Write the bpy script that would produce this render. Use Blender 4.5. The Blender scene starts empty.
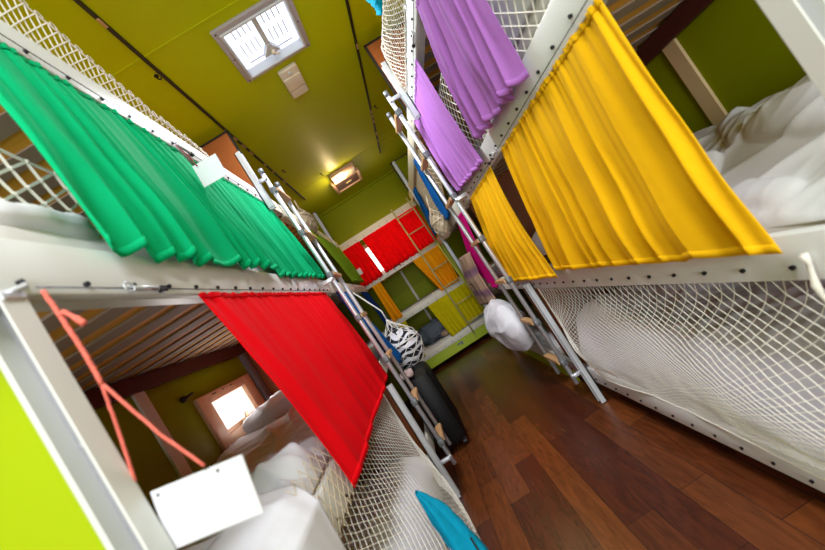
import bpy, bmesh, math, random
from mathutils import Vector, Matrix, noise
R = math.radians
CAMZ = 1.12
sc = bpy.context.scene
col = sc.collection

# ------------------------------------------------------------------ camera
cd = bpy.data.cameras.new('camera'); cam = bpy.data.objects.new('camera', cd); col.objects.link(cam)
cd.sensor_width = 36.0; cd.lens = 36.0 * 375.0 / 825.0; cd.clip_start = 0.02
_rt = Vector((0.84306734, -0.00399586, -0.53779317))      # image right, in world axes
_dn = Vector((-0.53709313, 0.04528646, -0.84230642))      # image down
_fw = Vector((0.02772049, 0.99896605, 0.03603339))        # view direction
rot = Matrix((_rt, -_dn, -_fw)).transposed()
cam.matrix_world = Matrix.Translation((0, 0, CAMZ)) @ rot.to_4x4()
cd.dof.use_dof = True; cd.dof.focus_distance = 2.4; cd.dof.aperture_fstop = 2.6
sc.camera = cam

# ------------------------------------------------------------------ world, exposure, daylight
w = bpy.data.worlds.new('world'); sc.world = w; w.use_nodes = True
w.node_tree.nodes['Background'].inputs[0].default_value = (0.8, 0.9, 1.0, 1)
w.node_tree.nodes['Background'].inputs[1].default_value = 1.0
sc.view_settings.view_transform = 'Standard'; sc.view_settings.look = 'None'
sc.view_settings.exposure = 0.16; sc.view_settings.gamma = 1.0
sc.view_settings.use_curve_mapping = False

def area(name, loc, rotv, sx, sy, power, colr=(1, 1, 1)):
    l = bpy.data.lights.new(name, 'AREA'); l.shape = 'RECTANGLE'; l.size = sx; l.size_y = sy
    l.energy = power; l.color = colr
    o = bpy.data.objects.new(name, l); col.objects.link(o); o.location = loc; o.rotation_euler = rotv
    return o
# daylight coming in by the open entrance behind the viewer
area('entrance_daylight', (-0.05, -3.05, 1.35), (R(90), 0, 0), 1.3, 2.3, 108, (0.97, 0.965, 1.0))
# daylight under the roof hatch; the rear light is added fill, unseen
area('hatch_daylight', (0.075, 2.09, 2.74), (0, 0, 0), 0.36, 0.36, 30, (0.92, 0.94, 1.0))
area('added_rear_fill', (0.075, -0.3, 2.74), (0, 0, 0), 0.5, 0.5, 38, (0.93, 0.94, 1.0))
# daylight through the little bunk window and the end window
area('side_window_daylight', (-1.10, 2.05, 1.10), (0, R(-90), 0), 0.16, 0.30, 1.5, (1.0, 0.97, 0.95))
area('end_window_daylight', (0.15, 5.98, 1.86), (R(-90), 0, 0), 0.95, 0.5, 6, (1.0, 0.95, 0.9))

# ------------------------------------------------------------------ materials
def lin(c):
    return tuple(((v / 255) / 12.92 if v / 255 <= 0.04045 else ((v / 255 + 0.055) / 1.055) ** 2.4) for v in c)
MATS = {}
def mat(name, rgb, rough=0.6, metal=0.0, var=0.06, scale=12.0, bump=0.0, bscale=60.0, trans=0.0, spec=0.5,
        emit=None, estr=0.0, stretch=(1, 1, 1), sheen=0.0):
    if name in MATS: return MATS[name]
    m = bpy.data.materials.new(name); m.use_nodes = True; nt = m.node_tree; nd = nt.nodes; lk = nt.links
    b = nd['Principled BSDF']; out = nd['Material Output']
    c = lin(rgb)
    tc = nd.new('ShaderNodeTexCoord'); mp = nd.new('ShaderNodeMapping'); mp.inputs['Scale'].default_value = stretch
    lk.new(tc.outputs['Object'], mp.inputs[0])
    n = nd.new('ShaderNodeTexNoise'); n.inputs['Scale'].default_value = scale; n.inputs['Detail'].default_value = 4
    lk.new(mp.outputs[0], n.inputs['Vector'])
    mx = nd.new('ShaderNodeMix'); mx.data_type = 'RGBA'
    mx.inputs[6].default_value = tuple(max(0, v * (1 - var)) for v in c) + (1,)
    mx.inputs[7].default_value = tuple(min(1, v * (1 + var)) for v in c) + (1,)
    lk.new(n.outputs[0], mx.inputs[0]); lk.new(mx.outputs[2], b.inputs['Base Color'])
    b.inputs['Roughness'].default_value = rough; b.inputs['Metallic'].default_value = metal
    b.inputs['Specular IOR Level'].default_value = spec
    if sheen: b.inputs['Sheen Weight'].default_value = sheen
    if bump:
        n2 = nd.new('ShaderNodeTexNoise'); n2.inputs['Scale'].default_value = bscale; n2.inputs['Detail'].default_value = 3
        lk.new(mp.outputs[0], n2.inputs['Vector'])
        bp = nd.new('ShaderNodeBump'); bp.inputs['Strength'].default_value = bump; bp.inputs['Distance'].default_value = 0.01
        lk.new(n2.outputs[0], bp.inputs['Height']); lk.new(bp.outputs[0], b.inputs['Normal'])
    if emit is not None:
        b.inputs['Emission Color'].default_value = lin(emit) + (1,); b.inputs['Emission Strength'].default_value = estr
    if trans:
        tr = nd.new('ShaderNodeBsdfTranslucent'); lk.new(mx.outputs[2], tr.inputs[0])
        ms = nd.new('ShaderNodeMixShader'); ms.inputs[0].default_value = trans
        lk.new(b.outputs[0], ms.inputs[1]); lk.new(tr.outputs[0], ms.inputs[2]); lk.new(ms.outputs[0], out.inputs[0])
    MATS[name] = m
    return m

def floor_mat():
    m = bpy.data.materials.new('laminate_planks'); m.use_nodes = True; nt = m.node_tree; nd = nt.nodes; lk = nt.links
    b = nd['Principled BSDF']
    tc = nd.new('ShaderNodeTexCoord'); mp = nd.new('ShaderNodeMapping')
    mp.inputs['Rotation'].default_value = (0, 0, R(90)); mp.inputs['Location'].default_value = (0.35, 0.03, 0)
    lk.new(tc.outputs['Object'], mp.inputs[0])
    br = nd.new('ShaderNodeTexBrick'); br.inputs['Scale'].default_value = 1.0
    br.inputs['Brick Width'].default_value = 0.75; br.inputs['Row Height'].default_value = 0.115
    br.inputs['Mortar Size'].default_value = 0.0012; br.inputs['Mortar Smooth'].default_value = 0.3
    br.inputs['Color1'].default_value = lin((76, 34, 18)) + (1,); br.inputs['Color2'].default_value = lin((128, 72, 32)) + (1,)
    br.inputs['Mortar'].default_value = lin((30, 12, 8)) + (1,); br.offset = 0.37; br.inputs['Bias'].default_value = -0.35
    lk.new(mp.outputs[0], br.inputs['Vector'])
    mp2 = nd.new('ShaderNodeMapping'); mp2.inputs['Scale'].default_value = (14, 2.0, 1); lk.new(tc.outputs['Object'], mp2.inputs[0])
    n = nd.new('ShaderNodeTexNoise'); n.inputs['Scale'].default_value = 2.2; n.inputs['Detail'].default_value = 8; n.inputs['Distortion'].default_value = 1.6
    lk.new(mp2.outputs[0], n.inputs['Vector'])
    rp = nd.new('ShaderNodeValToRGB'); rp.color_ramp.elements[0].position = 0.32; rp.color_ramp.elements[0].color = (0.38, 0.34, 0.34, 1)
    rp.color_ramp.elements[1].position = 0.68; rp.color_ramp.elements[1].color = (1.25, 1.2, 1.15, 1)
    lk.new(n.outputs[0], rp.inputs[0])
    mx = nd.new('ShaderNodeMix'); mx.data_type = 'RGBA'; mx.blend_type = 'MULTIPLY'; mx.inputs[0].default_value = 0.6
    lk.new(br.outputs[0], mx.inputs[6]); lk.new(rp.outputs[0], mx.inputs[7]); lk.new(mx.outputs[2], b.inputs['Base Color'])
    b.inputs['Roughness'].default_value = 0.27
    bp = nd.new('ShaderNodeBump'); bp.inputs['Strength'].default_value = 0.15; bp.inputs['Distance'].default_value = 0.004
    lk.new(n.outputs[0], bp.inputs['Height']); lk.new(bp.outputs[0], b.inputs['Normal'])
    return m

def stripe_mat(name, c1, c2, scale=20, zebra=False):
    m = bpy.data.materials.new(name); m.use_nodes = True; nt = m.node_tree; nd = nt.nodes; lk = nt.links
    b = nd['Principled BSDF']; tc = nd.new('ShaderNodeTexCoord')
    wv = nd.new('ShaderNodeTexWave'); wv.inputs['Scale'].default_value = scale
    wv.inputs['Distortion'].default_value = 9 if zebra else 0.6; wv.inputs['Detail'].default_value = 1
    wv.inputs['Detail Scale'].default_value = 1.2
    wv.bands_direction = 'Z'
    lk.new(tc.outputs['Object'], wv.inputs[0])
    rp = nd.new('ShaderNodeValToRGB'); rp.color_ramp.interpolation = 'CONSTANT' if zebra else 'EASE'
    rp.color_ramp.elements[0].color = lin(c1) + (1,); rp.color_ramp.elements[1].color = lin(c2) + (1,)
    rp.color_ramp.elements[0].position = 0.0; rp.color_ramp.elements[1].position = 0.5
    lk.new(wv.outputs[1], rp.inputs[0]); lk.new(rp.outputs[0], b.inputs['Base Color'])
    b.inputs['Roughness'].default_value = 0.85
    return m

M_floor = floor_mat()
M_ceil = mat('olive_ceiling_paint', (174, 182, 0), 0.45, var=0.05, scale=3, bump=0.05, bscale=40, spec=0.12)
M_wall = mat('olive_wall_paint', (126, 136, 0), 0.5, var=0.06, scale=3, bump=0.05, spec=0.1)
M_lime = mat('lime_paint', (166, 188, 0), 0.45, var=0.03, scale=4)
M_white = mat('white_metal_paint', (218, 219, 218), 0.36, var=0.03, scale=8)
M_white2 = mat('cream_white_paint', (226, 222, 205), 0.42, var=0.06, scale=8)
M_post = mat('post_grey_paint', (196, 200, 206), 0.4, var=0.03)
M_alu = mat('brushed_aluminium', (196, 199, 205), 0.36, 0.5, var=0.06, stretch=(8, 8, 1))
M_bracket = mat('grey_plastic_bracket', (98, 102, 106), 0.4, 0.2)
M_dark = mat('dark_steel', (38, 36, 40), 0.4, 0.6)
M_black = mat('black_edging', (22, 20, 18), 0.5)
M_ply = mat('orange_brown_plywood', (142, 76, 28), 0.5, var=0.14, scale=9, stretch=(1, 1, 8))
M_plydark = mat('red_brown_board', (72, 26, 24), 0.5, var=0.15, scale=9, stretch=(1, 6, 6))
M_slat = mat('grey_brown_slat', (158, 138, 120), 0.7, var=0.12, scale=10, stretch=(2, 14, 14))
M_ochre = mat('ochre_bed_board', (236, 172, 58), 0.65, var=0.12, scale=10, stretch=(2, 14, 14))
M_tan = mat('tan_wood_tread', (190, 150, 105), 0.5, var=0.15, scale=10)
M_strip = mat('beige_wall_batten', (205, 180, 135), 0.55, var=0.06)
M_stripw = mat('white_wall_batten', (205, 200, 190), 0.55, var=0.05)
def cloth(name, rgb, trans=0.3, bump=0.12, var=0.05): return mat(name, rgb, 0.85, var=var, scale=5, bump=bump, bscale=45, trans=trans, spec=0.15)
M_green = cloth('green_cotton', (0, 190, 124), 0.16)
M_red = cloth('red_cotton', (255, 2, 22), 0.16)
M_yellow = cloth('yellow_cotton', (255, 194, 16), 0.14, var=0.07)
M_purple = cloth('purple_cotton', (180, 116, 200), 0.14)
M_magenta = cloth('magenta_cotton', (215, 12, 125), 0.12)
M_olive = cloth('olive_green_cotton', (128, 160, 28), 0.12)
M_blue = cloth('blue_towel_cloth', (10, 92, 165), 0.1)
M_navy = cloth('navy_blue_cloth', (12, 50, 110), 0.15)
M_teal = cloth('teal_terry_cloth', (0, 140, 175), 0.12, bump=0.5)
M_orange = cloth('amber_cotton', (250, 168, 10), 0.15)
M_ylw2 = cloth('yellow_green_cotton', (215, 200, 10), 0.15)
M_sheet = cloth('white_bed_linen', (222, 223, 230), 0.05, bump=0.08, var=0.02)
M_sheet2 = cloth('lilac_white_linen', (206, 204, 216), 0.05, bump=0.08, var=0.02)
M_matt = cloth('mattress_ticking', (205, 202, 200), 0.0)
M_net = mat('white_net_cord', (228, 224, 214), 0.8, var=0.1, scale=30)
M_net2 = mat('cream_net_cord', (214, 196, 166), 0.85, var=0.1, scale=30)
M_card = mat('white_card', (222, 224, 230), 0.5, var=0.01)
M_pink = mat('salmon_string', (232, 112, 96), 0.8, var=0.1, scale=60, bump=0.4, bscale=200)
M_greycloth = cloth('grey_blue_cloth', (92, 100, 108), 0.05, var=0.3)
M_blackcase = mat('black_suitcase_shell', (10, 10, 12), 0.5, var=0.1, spec=0.25)
M_frame = mat('hatch_frame_plastic', (168, 160, 165), 0.4)
M_cover = mat('hatch_cover_plastic', (235, 240, 250), 0.35, var=0.01, emit=(228, 238, 255), estr=1.15)
M_slot = mat('hatch_slot', (165, 168, 178), 0.5)
M_box = mat('ivory_plastic_box', (222, 210, 190), 0.45, var=0.02)
M_warm = mat('warm_lit_lens', (255, 220, 160), 0.3, emit=(255, 214, 140), estr=9.0)
M_winframe = mat('beige_window_frame', (212, 170, 135), 0.45, var=0.05)
M_pane = mat('bright_window_pane', (230, 235, 245), 0.15, var=0.01, emit=(255, 238, 232), estr=0.9)
M_grille = mat('brown_grille', (96, 66, 56), 0.4)
M_zebra = stripe_mat('zebra_pattern_cloth', (20, 20, 30), (225, 225, 232), 5, True)
M_striped = stripe_mat('purple_cream_striped_cloth', (118, 84, 100), (160, 130, 108), 1.6)
M_limemetal = mat('lime_ladder_paint', (200, 205, 90), 0.4)
M_creamladder = mat('olive_cream_ladder_paint', (196, 188, 130), 0.4)

# ------------------------------------------------------------------ builders
def link(name, me, m, parent=None, smooth=False):
    o = bpy.data.objects.new(name, me); col.objects.link(o)
    if m is not None and not me.materials: me.materials.append(m)
    if smooth: me.polygons.foreach_set('use_smooth', [True] * len(me.polygons))
    if parent is not None:
        o.parent = parent
        o.matrix_parent_inverse = Matrix.Translation(-Vector(parent.location))
    return o
class MB:
    def __init__(s): s.v = []; s.f = []
    def box(s, x0, x1, y0, y1, z0, z1, b=0.0, xf=None):
        bm = bmesh.new(); bmesh.ops.create_cube(bm, size=1)
        for v in bm.verts:
            v.co = Vector(((x0 + x1) / 2 + v.co.x * (x1 - x0), (y0 + y1) / 2 + v.co.y * (y1 - y0), (z0 + z1) / 2 + v.co.z * (z1 - z0)))
        if b: bmesh.ops.bevel(bm, geom=bm.edges[:], offset=min(b, 0.45 * min(abs(x1 - x0), abs(y1 - y0), abs(z1 - z0))), segments=2, affect='EDGES', profile=0.5)
        s.add_bm(bm, xf); return s
    def add_bm(s, bm, xf=None):
        bm.verts.ensure_lookup_table(); n = len(s.v)
        for i, v in enumerate(bm.verts): v.index = i
        s.v += [tuple((xf @ v.co) if xf else v.co) for v in bm.verts]
        s.f += [tuple(n + v.index for v in f.verts) for f in bm.faces]; bm.free()
    def tube(s, pts, r, n=8, caps=True, closed=False):
        pts = [Vector(p) for p in pts]; m = len(pts); base = len(s.v)
        rr = r if isinstance(r, (list, tuple)) else [r] * m
        pr = None
        for i, p in enumerate(pts):
            a = pts[(i - 1) % m] if (closed or i > 0) else p
            b = pts[(i + 1) % m] if (closed or i < m - 1) else p
            t = (b - a); t = t.normalized() if t.length > 1e-9 else Vector((0, 0, 1))
            if pr is None:
                pr = t.orthogonal().normalized()
            pr = (pr - t * pr.dot(t)); pr = pr.normalized() if pr.length > 1e-6 else t.orthogonal().normalized()
            q = t.cross(pr)
            for k in range(n):
                an = 2 * math.pi * k / n
                s.v.append(tuple(p + (pr * math.cos(an) + q * math.sin(an)) * rr[i]))
        for i in range(m if closed else m - 1):
            for k in range(n):
                a = base + i * n + k; b2 = base + i * n + (k + 1) % n
                c = base + ((i + 1) % m) * n + (k + 1) % n; d = base + ((i + 1) % m) * n + k
                s.f.append((a, b2, c, d))
        if caps and not closed:
            s.f.append(tuple(base + k for k in reversed(range(n)))); s.f.append(tuple(base + (m - 1) * n + k for k in range(n)))
        return s
    def grid(s, fn, nu, nv):
        base = len(s.v)
        for j in range(nv + 1):
            for i in range(nu + 1): s.v.append(tuple(fn(i / nu, j / nv)))
        for j in range(nv):
            for i in range(nu):
                a = base + j * (nu + 1) + i; s.f.append((a, a + 1, a + nu + 2, a + nu + 1))
        return s
    def mesh(s, name):
        me = bpy.data.meshes.new(name); me.from_pydata(s.v, [], s.f); me.validate(); me.update()
        bm = bmesh.new(); bm.from_mesh(me); bmesh.ops.recalc_face_normals(bm, faces=bm.faces[:]); bm.to_mesh(me); bm.free()
        return me
    def build(s, name, m, parent=None, smooth=False):
        return link(name, s.mesh(name), m, parent, smooth)
def autosmooth(o, ang=40):
    me = o.data; me.polygons.foreach_set('use_smooth', [True] * len(me.polygons))
    me.set_sharp_from_angle(angle=R(ang)); return o
def thing(name, label, cat, loc=(0, 0, 0), group=None):
    o = bpy.data.objects.new(name, None); col.objects.link(o); o.location = loc; o.empty_display_size = 0.1
    o['label'] = label; o['category'] = cat
    if group: o['group'] = group
    return o
def tag(o, label, cat, group=None):
    o['label'] = label; o['category'] = cat
    if group: o['group'] = group
    return o
def struct(o): o['kind'] = 'structure'; return o
def lerp(a, b, t): return a + (b - a) * t
def cyl(x, y, z, r, h, axis='z', n=16):
    d = {'x': Vector((h, 0, 0)), 'y': Vector((0, h, 0)), 'z': Vector((0, 0, h))}[axis]
    return [Vector((x, y, z)) - d / 2, Vector((x, y, z)) + d / 2], r, n

# a puffy closed body with soft creases
def lump(c, h, seed=0, e=2.6, amp=0.02, sc_=6.0, n=26, fold=(0, 0, 1), foldamp=0.0, foldn=6, yaw=0.0):
    bm = bmesh.new(); bmesh.ops.create_cube(bm, size=2); bmesh.ops.subdivide_edges(bm, edges=bm.edges[:], cuts=n, use_grid_fill=True)
    c = Vector(c); rz = Matrix.Rotation(yaw, 3, 'Z'); off = Vector((seed * 3.1, seed * 1.7, seed * 5.3))
    for v in bm.verts:
        p = v.co
        d = (abs(p.x) ** e + abs(p.y) ** e + abs(p.z) ** e) ** (1 / e)
        q = p / d
        w_ = Vector((q.x * h[0], q.y * h[1], q.z * h[2]))
        nn = Vector((q.x / h[0], q.y / h[1], q.z / h[2])).normalized()
        s_ = noise.noise((w_ + off) * sc_) * 1.0
        rdg = 1 - abs(noise.noise((w_ + off * 2) * sc_ * 0.9 + Vector((s_, s_, 0)) * 0.8)) * 2.2
        dd = amp * (s_ * 0.9 + max(0, rdg) ** 3 * 0.7 - 0.3) + amp * 0.25 * noise.noise((w_ + off) * sc_ * 3.3)
        if foldamp:
            ph = w_.dot(Vector(fold)) * foldn + 1.8 * noise.noise((w_ + off) * 3)
            dd += foldamp * (1 - abs(math.sin(ph))) 
        v.co = c + rz @ (w_ + nn * dd)
    return bm
def lump_obj(name, m, parent=None, **k):
    b = MB(); b.add_bm(lump(**k)); return b.build(name, m, parent, True)

# hanging gathered curtain along y on the plane x = X, bulging to the gangway side
def curtain(name, label, m, X, s, T, B, zt, zb, pleats=10, seed=1, amp=0.018, out=0.02, group=None, thick=0.0014, res=260, hem=True, parent=None, cat='curtain', sag=0.0):
    rnd = random.Random(seed); ph0 = rnd.random() * 6
    zt = zt if isinstance(zt, tuple) else (zt, zt); zb = zb if isinstance(zb, tuple) else (zb, zb)
    def fn(u, v):
        warp = u + 0.55 / pleats * noise.noise(Vector((u * pleats * 0.45, seed * 7.1, 0.25 * v)))*1.6
        ph = warp * pleats * 2 * math.pi + ph0
        aa = amp * .72 * (0.28 + 0.9 * v ** 0.8) * (0.75 + 0.5 * noise.noise(Vector((u * 7, seed, v))))
        wv = 1.25 - 2.1 * abs(math.sin(ph * .5)) ** .75 + .35 * math.sin(ph * .5 + seed) + .22 * noise.noise(Vector((u * pleats * 2.2, v * 2.5, seed + 3)))
        wv += .16 * math.sin(ph * 2.3 + 3 * noise.noise(Vector((u * 6, v * 1.5, seed))))
        fine = math.sin(warp * pleats * 3.1 * 2 * math.pi + 2) * 0.002 * (1 - v) ** 2
        y = lerp(lerp(T[0], T[1], u), lerp(B[0], B[1], u), v) + 0.25 * aa * math.cos(ph) * v
        z = lerp(lerp(zt[0], zt[1], u), lerp(zb[0], zb[1], u), v) + 0.012 * v * wv * (amp / 0.018) * 0.6
        z -= sag * math.sin(math.pi * u) * (1 - v)
        x = X - s * (out * math.sin(min(1, v * 1.25) * math.pi / 2) + aa * wv + fine + 0.012 * noise.noise(Vector((u * 4, v * 3, seed))) * v)
        return (x, y, z)
    b = MB().grid(fn, res, 36)
    o = b.build(name, m, parent, True)
    md = o.modifiers.new('solid', 'SOLIDIFY'); md.thickness = thick; md.offset = 0
    if parent is None: tag(o, label, cat, group)
    def fh(u, v):
        x, y, z = fn(u, 0.0)
        return (x - s * 0.0022 + s * 0.0008 * math.sin(u * pleats * 31), y, z + 0.004 - 0.016 * v + 0.0012 * math.sin(u * pleats * 23))
    hd = MB().grid(fh, res, 3).build('gathered_heading', m, o, True)
    md = hd.modifiers.new('solid', 'SOLIDIFY'); md.thickness = 0.0022; md.offset = 0
    if hem:
        def f2(u, v):
            x, y, z = fn(u, 1 + .0015 - 0.035 * (1 - v)); x2 = x
            return (x2, y, z)
        hm = MB().grid(f2, res, 2).build('hem', m, o, True)
        md = hm.modifiers.new('solid', 'SOLIDIFY'); md.thickness = 0.0018; md.offset = 0
    return o

# knotted diamond net over a surface S(u, v)
def net_mesh(S, nu, nv, r, knots=True, n=3, edge=True, er=None):
    b = MB()
    P = [[Vector(S(i / nu, j / nv)) for i in range(nu + 1)] for j in range(nv + 1)]
    def strand(i, j, dj):
        pts = [P[j][i]]
        while i < nu:
            i += 1; j += dj
            if j < 0 or j > nv: break
            pts.append(P[j][i])
        if len(pts) > 1: b.tube(pts, r, n, caps=False)
    for j in range(0, nv + 1, 2): strand(0, j, 1); strand(0, j, -1)
    for i in range(2, nu + 1, 2):
        strand(i, 0, 1)
        if nv % 2 == 0: strand(i, nv, -1)
    if nv % 2:
        for i in range(1, nu + 1, 2): strand(i, nv, -1)
    if knots:
        for j in range(nv + 1):
            for i in range(nu + 1):
                if (i + j) % 2 == 0:
                    p = P[j][i]; k = len(b.v); q = r * 1.9
                    b.v += [tuple(p + Vector(d) * q) for d in ((1,0,0),(-1,0,0),(0,1,0),(0,-1,0),(0,0,1),(0,0,-1))]
                    b.f += [(k+a, k+c, k+d) for a, c, d in ((0,2,4),(2,1,4),(1,3,4),(3,0,4),(2,0,5),(1,2,5),(3,1,5),(0,3,5))]
    return b, P
def net(name, label, S, nu, nv, r, m, edges='tblr', er=None, parent=None, group=None, knots=True, cat='safety net'):
    b, P = net_mesh(S, nu, nv, r, knots)
    root = b.build(name, m, parent)
    if parent is None: tag(root, label, cat, group)
    er = er or r * 2.2
    E_ = {'t': P[0], 'b': P[-1], 'l': [row[0] for row in P], 'r': [row[-1] for row in P]}
    for k in edges:
        MB().tube(E_[k], er, 6).build('edge_rope', m, root, True)
    return root

def smooth_(t):
    t = max(0, min(1, t)); return t * t * (3 - 2 * t)
# ------------------------------------------------------------------ the room
XL, XR = -0.44, 0.61
WL, WR = -1.15, 1.28
ZC = 2.80
def sbox(name, m, *a, b=0.0): return struct(MB().box(*a, b=b).build(name, m))
sbox('floor', M_floor, WL - .1, WR + .1, -3.2, 6.15, -0.08, 0)
# ceiling with the hatch opening and one for the added rear hatch
HX0, HX1, HY0, HY1 = -0.125, 0.275, 1.905, 2.275
c = MB()
c.box(WL - .1, HX0, -3.2, 6.15, ZC, ZC + .08); c.box(HX1, WR + .1, -3.2, 6.15, ZC, ZC + .08)
c.box(HX0, HX1, -3.2, -0.55, ZC, ZC + .08); c.box(HX0, HX1, -0.05, HY0, ZC, ZC + .08); c.box(HX0, HX1, HY1, 6.15, ZC, ZC + .08)
struct(c.build('ceiling', M_ceil))
# left wall with bunk window opening
wy0, wy1, wz0, wz1 = 1.86, 2.30, 0.985, 1.205
c = MB()
c.box(WL - .08, WL, -3.2, wy0, 0, ZC); c.box(WL - .08, WL, wy1, 6.1, 0, ZC)
c.box(WL - .08, WL, wy0, wy1, 0, wz0); c.box(WL - .08, WL, wy0, wy1, wz1, ZC)
struct(c.build('wall_left', M_wall))
sbox('wall_right', M_wall, WR, WR + .08, -3.2, 6.1, 0, ZC)
# end wall: bulkhead above the end bunk, niche behind
sbox('wall_end', M_wall, WL, WR, 5.5, 5.56, 2.22, ZC)
ex0, ex1, ez0, ez1 = -0.42, 0.68, 1.58, 2.12
c = MB()
c.box(WL, ex0, 6.05, 6.13, 0, ZC); c.box(ex1, WR, 6.05, 6.13, 0, ZC)
c.box(ex0, ex1, 6.05, 6.13, 0, ez0); c.box(ex0, ex1, 6.05, 6.13, ez1, ZC)
struct(c.build('wall_back', M_wall))
# wall behind the viewer with the open entrance
c = MB()
c.box(WL, -0.72, -3.2, -3.12, 0, ZC); c.box(0.62, WR, -3.2, -3.12, 0, ZC); c.box(-0.72, 0.62, -3.2, -3.12, 2.55, ZC)
struct(c.build('wall_front', M_wall))
for i, y in enumerate((1.8, 4.31)):
    sbox('trim_%d' % (i + 1), M_ceil, WL, WR, y - .006, y + .006, ZC - .003, ZC + .001, b=0.001)
sbox('trim_3', M_wall, WL, WR, 5.47, 5.5, ZC - .035, ZC, b=0.006)

# windows
def frame_mb(ax, lo, hi, wid):      # rectangular ring, ax = flat axis interval
    pass
def bunk_window():
    fr = MB(); x0, x1 = WL - .002, WL + .022
    a0, a1, c0, c1 = 1.80, 2.37, .955, 1.24
    g0, g1, h0, h1 = 1.893, 2.262, 1.012, 1.19
    fr.box(x0, x1, a0, g0, c0, c1, b=.006); fr.box(x0, x1, g1, a1, c0, c1, b=.006)
    fr.box(x0, x1, g0 - .01, g1 + .01, c0, h0, b=.006); fr.box(x0, x1, g0 - .01, g1 + .01, h1, c1, b=.006)
    o = struct(fr.build('window_1', M_winframe)); autosmooth(o)
    MB().box(WL - .03, WL - .02, wy0, wy1, wz0, wz1).build('window_pane', M_pane, o)
    l = MB().box(WL - .02, WL + .008, 1.9, 2.26, .99, 1.03, b=.004)
    l.build('lower_sash', M_winframe, o)
    k = MB().box(WL + .02, WL + .05, 2.03, 2.10, 1.01, 1.03, b=.006); k.tube([(WL + .035, 2.065, 1.02), (WL + .05, 2.065, 1.055)], .009, 8)
    k.build('latch', M_strip, o)
    for yy in (1.93, 1.95, 2.03, 2.12):
        MB().box(WL + .02, WL + .024, yy, yy + .014, 1.222, 1.228).build('vent_slot', M_dark, o)
bunk_window()
def end_window():
    fr = MB(); y0, y1 = 6.03, 6.056
    fr.box(ex0 - .05, ex0 + .02, y0, y1, ez0 - .05, ez1 + .05, b=.006); fr.box(ex1 - .02, ex1 + .05, y0, y1, ez0 - .05, ez1 + .05, b=.006)
    fr.box(ex0, ex1, y0, y1, ez0 - .05, ez0 + .02, b=.006); fr.box(ex0, ex1, y0, y1, ez1 - .02, ez1 + .05, b=.006)
    o = struct(fr.build('window_2', M_winframe))
    MB().box(ex0, ex1, 6.07, 6.08, ez0, ez1).build('window_pane', mat('end_window_pane', (240, 240, 240), .2, var=.01, emit=(255, 250, 240), estr=2.0), o)
end_window()
def ring(x0, x1, y0, y1, z0, z1, wd, b=.004):
    m = MB()
    m.box(x0, x0 + wd, y0, y1, z0, z1, b=b); m.box(x1 - wd, x1, y0, y1, z0, z1, b=b)
    m.box(x0 + wd * .9, x1 - wd * .9, y0, y0 + wd, z0, z1, b=b); m.box(x0 + wd * .9, x1 - wd * .9, y1 - wd, y1, z0, z1, b=b)
    return m
def hatch(name, x0, x1, y0, y1):
    o = struct(ring(x0, x1, y0, y1, ZC - .018, ZC + .004, .036, .006).build(name, M_frame)); autosmooth(o)
    ring(x0 + .03, x1 - .03, y0 + .03, y1 - .03, ZC - .028, ZC + .05, .014, .004).build('inner_frame', M_post, o)
    zc = ZC + .03
    MB().box(x0 + .04, x1 - .04, y0 + .04, y1 - .04, zc, zc + .01).build('translucent_cover', M_cover, o)
    sl = MB(); xm = (x0 + x1) / 2; ln = (y1 - y0)
    for k in range(4):
        for sx in (-1, 1):
            xx = xm + sx * (.045 + k * .032)
            sl.box(xx - .0025, xx + .0025, y0 + .07, y0 + .07 + ln * .22, zc - .003, zc)
            sl.box(xx - .0025, xx + .0025, y0 + .10 + ln * .25, y0 + .1 + ln * .48, zc - .003, zc)
    sl.build('vent_slots', M_slot, o)
    ar = MB(); ar.box(xm - .014, xm + .014, y0 + .04, y1 - .13, zc - .03, zc - .004, b=.004)
    bm = bmesh.new()
    vs = [bm.verts.new(p) for p in ((xm - .012, y1 - .17, zc - .035), (xm + .012, y1 - .17, zc - .035), (xm + .055, y1 - .085, zc - .03), (xm - .055, y1 - .085, zc - .03))]
    f = bm.faces.new(vs); r_ = bmesh.ops.extrude_face_region(bm, geom=[f])
    for v in r_['geom']:
        if isinstance(v, bmesh.types.BMVert): v.co.z += .028
    ar.add_bm(bm); ar.build('lifting_arm', M_post, o)
    kn = MB(); kn.tube([(xm + .005, y1 - .12, zc - .03), (xm + .005, y1 - .12, zc - .06)], [.014, .011], 14)
    kn.tube([(xm + .005, y1 - .12, zc - .055), (xm + .035, y1 - .10, zc - .06)], .006, 8)
    kn.build('crank_knob', M_box, o, True)
    for sx in (-1, 1):
        MB().box(xm + sx * .10 - .05, xm + sx * .10 + .05, y1 - .085, y1 - .081, zc - .006, zc).build('cover_rib', M_slot, o)
    for (px, py) in ((x0 + .018, y0 + .018), (x1 - .018, y0 + .018), (x0 + .018, y1 - .018), (x1 - .018, y1 - .018), (x0 + .018, (y0 + y1) / 2), (x1 - .018, (y0 + y1) / 2)):
        MB().tube([(px, py, ZC - .02), (px, py, ZC - .015)], .005, 8).build('screw', M_dark, o)
    return o
hatch('window_3', -0.158, 0.306, 1.868, 2.318)
hatch('added_hatch', -0.158, 0.306, -0.55, -0.05)  # unseen hatch copy, added to light the near bedding

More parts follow.
